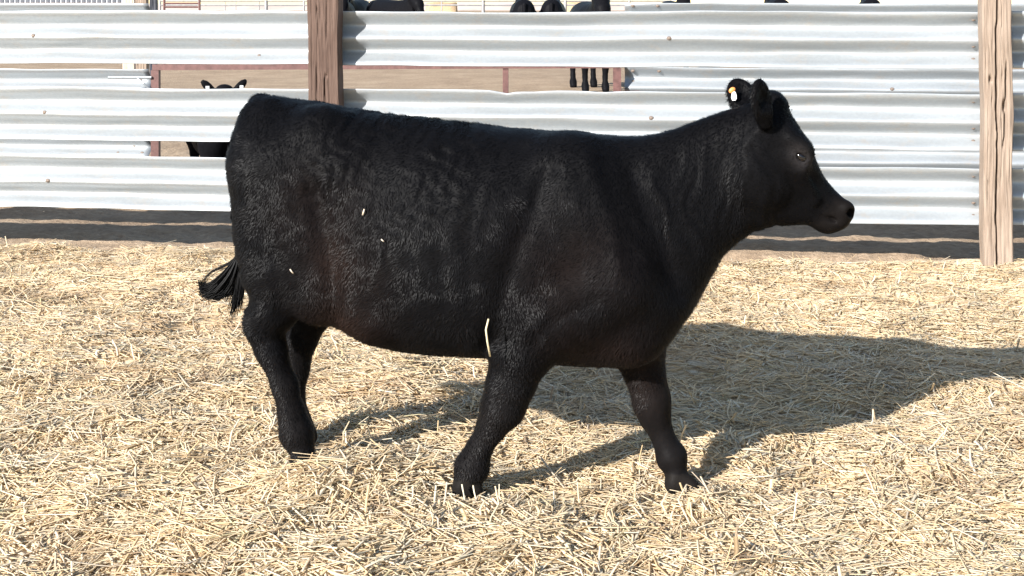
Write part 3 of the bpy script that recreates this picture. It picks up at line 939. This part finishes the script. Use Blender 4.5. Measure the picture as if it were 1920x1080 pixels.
groove([(1120, 560), (1040, 600), (1000, 640)], 0.006, 0.022)                # above the forearm
groove([(600, 360), (628, 470), (632, 590)], 0.011, 0.032)                   # front of the thigh
groove([(520, 420), (530, 520), (520, 590)], 0.006, 0.022)                   # between the thigh muscles
for k_ in range(5):
    groove([(705 + 48 * k_, 330 + 8 * k_), (690 + 50 * k_, 450), (712 + 46 * k_, 560)], 0.0022, 0.020)   # ribs, barely showing
groove([(1100, 300), (1150, 420), (1165, 500)], -0.006, 0.022)               # spine of the shoulder blade
del X, Y, Z, U, W, mask, ph, curl, side_m

CV, CF = vol.skin(2)
CNRM, CAREA = normals(CV, CF)
cu = (CV[:, 0] - CO[0]) * cF[0] + (CV[:, 1] - CO[1]) * cF[1]
cv_ = (CV[:, 0] - CO[0]) * cL[0] + (CV[:, 1] - CO[1]) * cL[1]
def upx(px): return frame_pt(px, 450, 0, CO, cF, cL)[0]
ha = (CV - HO3) @ ax / PM; hn = (CV - HO3) @ hN / PM
def coat_colour(P, u, z, a, n):
    c = np.tile(np.array([[0.0042, 0.0041, 0.0047]]), (len(P), 1))
    def blob(px, py, ru, rz):
        return np.exp(-(((u - upx(px)) / ru) ** 2 + ((z - cp(px, py)[2]) / rz) ** 2))
    br = 0.55 * blob(1150, 640, 0.13, 0.08) + 0.8 * blob(690, 560, 0.12, 0.16) + 0.4 * blob(650, 400, 0.12, 0.14) + 0.45 * blob(1200, 740, 0.08, 0.09) + 0.35 * blob(1100, 480, 0.16, 0.12)
    br = np.clip(br * (0.75 + 0.5 * vnoise(u * 9, z * 9, 61)), 0, 1)
    c = c * (1 - br[:, None]) + np.array([[0.0175, 0.0100, 0.0077]]) * br[:, None]
    low = sstep(0.42, 0.20, z)
    c = c * (1 - 0.55 * low[:, None]) + np.array([[0.0115, 0.0100, 0.0098]]) * 0.55 * low[:, None]
    mz = sstep(150, 178, a) * sstep(-140, -110, n)
    c = c * (1 - mz[:, None]) + np.array([[0.0075, 0.0064, 0.0062]]) * mz[:, None]
    eye = np.exp(-(((a - 58) / 24) ** 2 + ((n - 22) / 18) ** 2)) * 0.7
    c = c * (1 - eye[:, None]) + np.array([[0.048, 0.043, 0.043]]) * eye[:, None]
    return c
CC_ = coat_colour(CV, cu, CV[:, 2], ha, hn)
hoof = CV[:, 2] < (0.052 - 0.03 * sstep(-0.3, 0.1, CV[:, 0]))
CC_[hoof] = (0.0135, 0.0118, 0.0108)
base = np.array([CO[0], CO[1], 0.0])
cow = link('walking_cow', fast_mesh('walking_cow', CV - base, CF, M['black_hide'], True, CC_), None, tuple(base))
tag(cow, 'large black cow walking to the right across the straw in front of the fence', 'cow')

# coat: short strands lying along the hair direction, longer on belly, poll, ear rims and thighs
def coat(V, F, Nn, Ar, n, seed, keep=None, lscale=1.0):
    g_ = np.random.default_rng(seed)
    w = Ar.copy()
    cen = V[F].mean(1)
    side = (Nn[F].mean(1) @ (-cL))                       # both sides get hair, the seen one more
    w = w * np.where(side > -0.25, 1.0, 0.30)
    if keep is not None: w = w * keep(cen)
    w /= w.sum()
    fi = g_.choice(len(F), n, p=w)
    a, b = g_.random(n), g_.random(n)
    q = F[fi]
    def bl(A): return (A[q[:, 0]] * ((1 - a) * (1 - b))[:, None] + A[q[:, 1]] * (a * (1 - b))[:, None] + A[q[:, 2]] * (a * b)[:, None] + A[q[:, 3]] * ((1 - a) * b)[:, None])
    P = bl(V); Nr = bl(Nn); Nr /= np.linalg.norm(Nr, axis=1)[:, None]
    u = (P[:, 0] - CO[0]) * cF[0] + (P[:, 1] - CO[1]) * cF[1]; z = P[:, 2]
    A_ = (P - HO3) @ ax / PM; H_ = (P - HO3) @ hN / PM
    head = (u > upx(1400)) & (A_ > -60)
    leg = z < 0.42
    body = ~head & ~leg
    flow = np.where(head[:, None], -ax * 0.8 + np.array([0, 0, -0.4]), -cF * 0.5 + np.array([0, 0, -0.85]))
    flow = np.where(leg[:, None], np.array([0, 0, -1.0]) - cF * 0.15, flow)
    sw = vnoise(u * 13, z * 13, 71) * 1.0 + vnoise(u * 34, z * 34, 72) * 0.7
    sw = np.where(body & (u < upx(1120)), sw, sw * 0.35) + g_.normal(0, 0.22, n)
    T = flow - Nr * (flow * Nr).sum(1)[:, None]; T /= np.maximum(np.linalg.norm(T, axis=1), 1e-6)[:, None]
    Bt = np.cross(Nr, T)
    T = T * np.cos(sw)[:, None] + Bt * np.sin(sw)[:, None]
    L = np.where(head, 0.009, np.where(leg, 0.009, 0.0115)) * g_.uniform(0.6, 1.5, n) * lscale
    L = np.where(body & (z < 0.50), L * 1.35, L)
    earz = (z > hp(1430, 205)[2]) & (u > upx(1350))
    L = np.where(earz, L * 0.9, L)
    lift = np.where(head, 0.2, 0.26) * g_.uniform(0.5, 1.6, n)
    lift = np.where(earz, lift * 1.2, lift)
    S = np.cross(T, Nr)
    wd = g_.uniform(0.0007, 0.0013, n)
    m1 = P + T * (L * 0.55)[:, None] + Nr * (L * lift * 0.75)[:, None]
    tip = P + T * L[:, None] + Nr * (L * lift * 0.95)[:, None]
    HVv = np.stack([P - S * wd[:, None] - Nr * 0.002, P + S * wd[:, None] - Nr * 0.002, m1 - S * (wd * 0.8)[:, None], m1 + S * (wd * 0.8)[:, None], tip], 1).reshape(-1, 3)
    k = np.arange(n)[:, None, None] * 5
    HF = (k + np.array([(0, 1, 3), (0, 3, 2), (2, 3, 4)])[None]).reshape(-1, 3)
    C = coat_colour(P, u, z, A_, H_) * g_.uniform(0.7, 1.3, n)[:, None]
    return HVv, HF, np.repeat(C, 5, 0)
hv_, hf_, hc_ = coat(CV, CF, CNRM, CAREA, 130000, 5, keep=lambda c: np.where((((c - HO3) @ ax / PM) > 165) | (c[:, 2] < 0.05 - 0.03 * sstep(-0.3, 0.1, c[:, 0])), 0.0, 1.0))
tag(link('hair_coat', fast_mesh('hair_coat', hv_ - base, hf_, M['black_hair'], False, hc_), cow), kind='stuff')

# tufts: ear fringe, poll
def strands(curves, name, seed, per, spread, r0, mat, parent, org):
    g_ = np.random.default_rng(seed)
    V = []; F = []; off_ = 0
    for pts in curves:
        pts = np.array(pts)
        for _ in range(per):
            m = len(pts)
            t = np.linspace(0, 1, 9)
            P = np.stack([np.interp(t * (m - 1), np.arange(m), pts[:, k]) for k in range(3)], -1)
            P[1:-1] = (P[:-2] + 2 * P[1:-1] + P[2:]) / 4
            o = g_.normal(0, spread, 3); o2 = g_.normal(0, spread * 1.1, 3)
            P = P + o[None] * np.sin(t * 2.2 + 0.25)[:, None] + o2[None] * (t ** 2)[:, None]
            P = P[: g_.integers(7, 10)]
            n = len(P)
            d = np.gradient(P, axis=0); d /= np.linalg.norm(d, axis=1)[:, None] + 1e-9
            s1 = np.cross(d, np.array([0, 1.0, 0])); s1 /= np.linalg.norm(s1, axis=1)[:, None] + 1e-9
            s2 = np.cross(d, s1)
            rr = r0 * g_.uniform(0.6, 1.3) * np.linspace(1, 0.25, n)
            for k in range(3):
                an = 2.09 * k
                V.append(P + (s1 * math.cos(an) + s2 * math.sin(an)) * rr[:, None])
            for i in range(n - 1):
                for k in range(3):
                    k2 = (k + 1) % 3
                    F.append((off_ + k * n + i, off_ + k2 * n + i, off_ + k2 * n + i + 1, off_ + k * n + i + 1))
            off_ += 3 * n
    V = np.concatenate(V) - org
    return link(name, fast_mesh(name, V, np.array(F), mat, True, np.tile([[0.005, 0.005, 0.0055]], (len(V), 1))), parent)
sw_guides = [
    [cp(447, 470, -0.02), cp(440, 492, -0.02), cp(420, 500, -0.02), cp(400, 506, -0.03), cp(384, 520, -0.04), cp(377, 535, -0.04), cp(378, 550, -0.04)],
    [cp(446, 478, -0.02), cp(434, 502, -0.03), cp(415, 522, -0.04), cp(396, 540, -0.05), cp(380, 546, -0.05), cp(376, 536, -0.05), cp(382, 528, -0.05)],
    [cp(446, 478, -0.02), cp(436, 508, -0.03), cp(420, 532, -0.04), cp(404, 550, -0.05), cp(388, 554, -0.05), cp(379, 546, -0.05)],
    [cp(448, 478, -0.02), cp(442, 512, -0.03), cp(430, 540, -0.03), cp(416, 556, -0.04), cp(400, 557, -0.05), cp(388, 550, -0.05)],
    [cp(449, 478, -0.02), cp(450, 515, -0.02), cp(446, 545, -0.02), cp(442, 565, -0.02), cp(437, 588, -0.02)],
    [cp(449, 478, -0.02), cp(448, 512, -0.02), cp(436, 540, -0.02), cp(426, 556, -0.03)],
    [cp(449, 478, -0.02), cp(452, 520, -0.02), cp(450, 550, -0.02), cp(446, 575, -0.02)],
]
swo = strands(sw_guides[:1], 'tail_switch', 31, 22, 0.003, 0.0014, M['black_hair'], cow, base)
swo = strands(sw_guides[1:], 'tail_switch', 32, 150, 0.0058, 0.0026, M['black_hair'], cow, base)

def fringe(e, n, seed, ln):
    c, l_, s_, f_ = e
    g_ = np.random.default_rng(seed)
    out = []
    for _ in range(n):
        th = g_.uniform(-0.35, math.pi + 0.35)
        p = c + l_ * (math.sin(th) * 0.052) + s_ * (math.cos(th) * 0.034)
        d = unit(l_ * math.sin(th) * 0.7 + s_ * math.cos(th) + f_ * g_.uniform(-0.4, 0.6) + g_.normal(0, 0.28, 3) + l_ * 0.25)
        L = ln * g_.uniform(0.5, 1.3)
        out.append([p, p + d * L * 0.5, p + d * L + np.array([0, 0, -0.004])])
    return out
strands(fringe(ear_f, 520, 3, 0.015), 'ear_fringe', 41, 1, 0.0025, 0.0009, M['black_hair'], cow, base)
strands(fringe(ear_n, 110, 4, 0.006), 'ear_fringe', 42, 1, 0.0020, 0.0009, M['black_hair'], cow, base)
poll = []
for _ in range(200):
    p = hs(random.uniform(-45, 8), random.uniform(74, 84), random.uniform(-0.055, 0.055))
    d = unit(np.array([random.uniform(-0.5, 0.4), random.uniform(-0.5, 0.3), random.uniform(0.3, 1.0)]))
    L = random.uniform(0.006, 0.013)
    poll.append([p, p + d * L * 0.6, p + d * L])
strands(poll, 'poll_tuft', 43, 1, 0.002, 0.0009, M['black_hair'], cow, base)

# eyes
def ball(name, c, rad, mat, parent, org, axes=None, n=14):
    b = MB(); V = []; F = []
    for i in range(n // 2 + 1):
        ph_ = math.pi * i / (n // 2)
        for k in range(n):
            th = 2 * math.pi * k / n
            p = np.array([math.sin(ph_) * math.cos(th) * rad[0], math.sin(ph_) * math.sin(th) * rad[1], math.cos(ph_) * rad[2]])
            if axes is not None: p = axes[0] * p[0] + axes[1] * p[1] + axes[2] * p[2]
            V.append(tuple(np.array(c) - org + p))
    for i in range(n // 2):
        for k in range(n):
            F.append((i * n + k, (i + 1) * n + k, (i + 1) * n + (k + 1) % n, i * n + (k + 1) % n))
    return b.add(V, F).build(name, mat, parent, True)
for sgn in (-1, 1):
    ball('eye', hs(57, 21, sgn * 0.0945), (0.021, 0.015, 0.0160), M['eye'], cow, base, (ax, hN, hL))

# ear tag on the far ear: orange button with a small white panel below it
ec, el, es, ef = ear_f
tp = hp(1371, 178, 0.0); tp = ec + ef * 0.012 + (hp(1371, 176, 0.1) - hp(1393, 183, 0.1))
tg = MB()
ball('ear_tag_button', tp + np.array([0.0, -0.012, 0.006]), (0.011, 0.005, 0.008), M['tag_orange'], cow, base, (unit([0.8, 0, 0.6]), np.array([0, 1.0, 0]), unit([-0.6, 0, 0.8])))
tc = tp + np.array([0.004, -0.014, -0.010]) - base
pts = [(-0.004, 0.012), (0.004, 0.012), (0.0075, 0.004), (0.0085, -0.008), (0.005, -0.014), (-0.004, -0.014), (-0.007, -0.006), (-0.006, 0.004)]
Vt = [(tc[0] + x, tc[1] - 0.0015 - 0.1 * x, tc[2] + z) for x, z in pts] + [(tc[0] + x, tc[1] + 0.0015 - 0.1 * x, tc[2] + z) for x, z in pts]
nq = len(pts)
tg.add(Vt, [tuple(range(nq - 1, -1, -1)), tuple(range(nq, 2 * nq))] + [(i, (i + 1) % nq, nq + (i + 1) % nq, nq + i) for i in range(nq)])
tg.build('ear_tag', M['tag_white'], cow)

# straw caught in the coat
def stalk(name, pts, r_, label, col):
    P = [Vector(p) for p in pts]
    o = MB().tube([p - P[0] for p in P], r_, 6).build(name, M['straw'], None, True)
    o.location = P[0]
    me = o.data
    a = me.color_attributes.new('Col', 'FLOAT_COLOR', 'POINT')
    a.data.foreach_set('color', np.tile(np.array([*col, 1], np.float32), len(me.vertices)))
    tag(o, label, 'straw')
    return o
vb = -0.285
stalk('straw_stalk', [cp(916, 598, vb), cp(911, 618, vb - 0.01), cp(914, 642, vb - 0.008), cp(919, 668, vb + 0.01)], 0.0028, 'bent pale straw stalk hanging from the cow\'s belly behind the elbow', (0.80, 0.70, 0.48))
stalk('straw_stalk', [cp(866, 908, -0.20), cp(869, 925, -0.205), cp(873, 946, -0.22)], 0.0024, 'left of two straw stalks standing against the trailing front hoof', (0.82, 0.75, 0.58))
stalk('straw_stalk', [cp(887, 910, -0.20), cp(889, 922, -0.205), cp(893, 938, -0.22)], 0.0022, 'right of two straw stalks standing against the trailing front hoof', (0.82, 0.75, 0.58))

# flecks of straw stuck to the coat, set on the skin where the near side shows them
def on_skin(px, py):
    q = np.hypot(960 + FPX * CV[:, 0] / CV[:, 1] - px, HZ + FPX * (EYE - CV[:, 2]) / CV[:, 1] - py)
    near_ = np.where(q < 7)[0]
    i_ = near_[np.argmin(CV[near_, 1])]
    return CV[i_] + CNRM[i_] * 0.008
for (a_, b_, r_, lab) in (((675, 402), (679, 392), 0.0026, 'short pale straw fleck high on the cow\'s flank'), ((711, 448), (716, 453), 0.0018, 'tiny pale straw fleck on the cow\'s ribs below the larger one'),
                          ((540, 505), (548, 513), 0.0020, 'thin straw fleck lying on the cow\'s thigh')):
    stalk('straw_fleck', [on_skin(*a_), (on_skin(*a_) + on_skin(*b_)) / 2 + np.array([0, -0.003, 0]), on_skin(*b_)], r_, lab, (0.72, 0.62, 0.50))

# ------------------------------------------------------------------ cattle in the pens behind
def stock_mesh():
    """a standing beast facing -y, feet at z = 0"""
    v = Vol((-0.50, -1.35, -0.03), (0.50, 1.10, 1.62), 0.017)
    fw = (0, -1, 0); lf = (1, 0, 0); up = (0, 0, 1)
    st = [(-0.86, 1.00, 0.80, 0.03), (-0.82, 1.22, 0.66, 0.17), (-0.66, 1.32, 0.56, 0.25), (-0.35, 1.34, 0.50, 0.28), (0.0, 1.32, 0.46, 0.31), (0.35, 1.31, 0.46, 0.29), (0.60, 1.32, 0.50, 0.22),
          (0.75, 1.36, 0.66, 0.16), (0.90, 1.42, 0.84, 0.12), (1.0, 1.40, 0.95, 0.08)]
    v.loft((0, 0, 0), fw, lf, up, st, 2.4, 0.05)
    for s in (-1, 1):
        v.chain([(s * 0.15, -0.48, 0.70), (s * 0.155, -0.50, 0.42), (s * 0.15, -0.48, 0.22), (s * 0.15, -0.50, 0.09), (s * 0.15, -0.53, 0.035)], [0.12, 0.064, 0.036, 0.050, 0.056], 0.035)
        v.chain([(s * 0.16, 0.58, 0.90), (s * 0.17, 0.52, 0.70), (s * 0.16, 0.70, 0.47), (s * 0.16, 0.66, 0.20), (s * 0.16, 0.63, 0.09), (s * 0.16, 0.60, 0.035)], [0.20, 0.14, 0.064, 0.036, 0.05, 0.056], 0.035)
    # head held level with the back, muzzle down
    v.chain([(0, -0.98, 1.36), (0, -1.12, 1.22), (0, -1.22, 1.05)], [0.135, 0.11, 0.078], 0.05)
    v.ell((0, -1.02, 1.45), ((1, 0, 0), (0, 1, 0), (0, 0, 1)), (0.10, 0.07, 0.05), 0.04)
    for s in (-1, 1):
        e = unit((s * 0.72, 0.0, 0.70)); fc = unit((0, -1, 0)); sd = np.cross(e, fc)
        v.ell(np.array((s * 0.165, -0.98, 1.44)) + e * 0.05, (e, sd, fc), (0.125, 0.055, 0.03), 0.02)
    v.cone((0, 0.86, 1.22), (0, 0.92, 0.62), 0.04, 0.03, 0.04)
    v.cone((0, 0.92, 0.62), (0, 0.93, 0.40), 0.03, 0.055, 0.04)
    V, F = v.skin(2)
    C = np.tile([[0.007, 0.007, 0.0085]], (len(V), 1))
    return fast_mesh('stock', V, F, M['black_hide'], True, C)
STOCK = stock_mesh()
def beast(name, px, Y, rz, sc, label, zf=None, tags=False):
    x = (px - 960) * Y / FPX
    o = link(name, STOCK, None, (x, Y, float(dirt_z(x, Y)) if zf is None else zf))
    o.rotation_euler = (0, 0, rz)
    o.scale = (sc,) * 3
    tag(o, label, 'calf' if name == 'calf' else 'cow', None if name == 'calf' else 'black cattle standing behind the fences')
    if tags:
        for s in (-1, 1):
            b = MB().box((s * 0.215, -1.025, 1.46), (0.045, 0.012, 0.055))
            b.build('ear_tag', M['tag_white'], o)
    return o
beast('calf', 400, 12.3, R(20), 0.66, 'resting black calf with white ear tags peeking between the guardrails', zf=-0.24, tags=True)
beast('standing_cow', 1106, 24.3, R(6), 1.16, 'black cow whose legs show between the rails beside the gate upright')
beast('standing_cow', 641, 37.0, R(8), 1.22, 'black cow partly hidden by the red-brown post, above the top rail')
beast('standing_cow', 668, 38.0, R(-6), 1.22, 'black cow above the top rail just right of the red-brown post')
beast('standing_cow', 733, 36.0, R(35), 1.22, 'broad black cow above the top rail, second right of the red-brown post')
beast('standing_cow', 980, 39.0, R(182), 1.24, 'left of the two black cattle seen from behind above the middle of the top rail')
beast('standing_cow', 1037, 39.5, R(176), 1.24, 'right of the two black cattle seen from behind above the middle of the top rail')
beast('standing_cow', 1262, 33.0, R(5), 1.20, 'black cow above the top rail end with the two bolts')
beast('standing_cow', 1456, 40.0, R(178), 1.26, 'black cow above the far right rail, straight over the walking cow\'s ears')
beast('standing_cow', 1630, 40.0, R(170), 1.24, 'black cow above the far right rail, left of the tan post')

# ------------------------------------------------------------------ far corral
def post_thing(name, px0, px1, Y, top, mat, label, cat='post'):
    x0 = (px0 - 960) * Y / FPX; x1 = (px1 - 960) * Y / FPX
    w = x1 - x0
    me = post_mesh(w, w * 0.9, top, int(px0), [], [], mat)
    o = link(name, me, None, ((x0 + x1) / 2, Y, 0))
    tag(o, label, cat)
    return o
post_thing('corral_post', 235, 257, 17.5, 1.75, M['board'], 'pinkish timber post at the end of the striped sheet')
post_thing('corral_post', 259, 280, 17.0, 1.75, M['post_tan'], 'cream timber post beside the dark post')
post_thing('corral_post', 283, 296, 16.5, 1.75, M['dark_post'], 'dark post over the left end of the maroon gate')

# corrugated white sheet standing above a board at the far left
Yw = 18.5
xw0, xw1 = (-140 - 960) * Yw / FPX, (233 - 960) * Yw / FPX
wb = empty('corrugated_windbreak', (xw0, Yw, 0))
tag(wb, 'white corrugated metal windbreak at the top left beyond the pens', 'windbreak')
n = int((xw1 - xw0) / 0.0085)
Xc = np.linspace(0, xw1 - xw0, n)
Yc = 0.030 * np.sin(Xc * 2 * math.pi / 0.068)
Vw = np.concatenate([np.stack([Xc, Yc, np.full(n, z)], -1) for z in (1.455, 2.6)] + [np.stack([Xc, Yc + 0.004, np.full(n, z)], -1) for z in (1.455, 2.6)])
i = np.arange(n - 1)
Fw = np.concatenate([np.stack([i, i + 1, n + i + 1, n + i], -1), np.stack([2 * n + i, 3 * n + i, 3 * n + i + 1, 2 * n + i + 1], -1)])
link('corrugated_sheet', fast_mesh('corrugated_sheet', Vw, Fw, M['sheet'], True), wb)
MB().box(((xw1 - xw0) / 2, -0.06, 1.405), (xw1 - xw0, 0.05, 0.11)).build('board', M['board'], wb)
for x in (0.3,):
    MB().box((x, 0.10, 1.2), (0.10, 0.10, 2.6)).build('post', M['board'], wb)

# pipe corral across the middle distance
Yp = 43.0
p0, p1 = (300 - 960) * Yp / FPX, (1260 - 960) * Yp / FPX
pf_ = empty('pipe_corral', (p0, Yp, 0))
tag(pf_, 'grey pipe corral fence beyond the standing black cattle', 'fence')
for z in (1.60, 1.47, 1.15, 0.8, 0.45):
    MB().tube([(0, 0, z), (p1 - p0, 0, z)], 0.026, 8).build('rail', M['pipe'], pf_)
for px, w in ((300, 0.07), (372, 0.05), (422, 0.03), (442, 0.03), (486, 0.035), (499, 0.11), (570, 0.06), (698, 0.05), (768, 0.11), (828, 0.04), (906, 0.11), (1060, 0.10), (1180, 0.08), (1255, 0.10)):
    x = (px - 960) * Yp / FPX - p0
    MB().tube([(x, 0.0, -0.1), (x, 0.0, 1.62)], w / 2, 10).build('post', M['pipe'], pf_)

# rust-red gate panel and hay bales in front of the corral
Yr = 34.0
rg = empty('red_gate_panel', ((308 - 960) * Yr / FPX, Yr, 0))
tag(rg, 'rust-red pipe panel near the dark post in the far corral', 'panel')
wr = 66 * Yr / FPX
for z in (1.62, 1.50, 1.41, 1.2, 0.9, 0.6):
    MB().tube([(0, 0, z), (wr, 0, z)], 0.022, 8).build('rail', M['maroon'], rg)
for x in (0, wr):
    MB().tube([(x, 0, 0), (x, 0, 1.64)], 0.03, 8).build('upright', M['maroon'], rg)

def bale(px, Y, rad, label):
    x = (px - 960) * Y / FPX
    b = MB(); n_ = 28; V = []; F = []
    secs = [(-0.62, 0.94), (-0.60, 1.0), (-0.3, 1.01), (0, 1.0), (0.3, 1.01), (0.60, 1.0), (0.62, 0.94)]
    for sx, k in secs:
        for j in range(n_):
            a = 2 * math.pi * j / n_
            r_ = rad * k * (1 + 0.02 * random.uniform(-1, 1))
            V.append((sx, r_ * math.cos(a), rad + r_ * math.sin(a)))
    for i_ in range(len(secs) - 1):
        for j in range(n_):
            F.append((i_ * n_ + j, i_ * n_ + (j + 1) % n_, (i_ + 1) * n_ + (j + 1) % n_, (i_ + 1) * n_ + j))
    F.append(tuple(range(n_ - 1, -1, -1))); F.append(tuple((len(secs) - 1) * n_ + j for j in range(n_)))
    o = b.add(V, F).build('hay_bale', M['hay'], None, True, (x, Y, 0))
    tag(o, label, 'bale', 'round hay bales beyond the corral')
bale(1092, 52.0, 0.82, 'brown round hay bale left of the cow beside the gate upright')
bale(828, 56.0, 0.80, 'pale round hay bale behind the corral, between the broad cow and the pair')
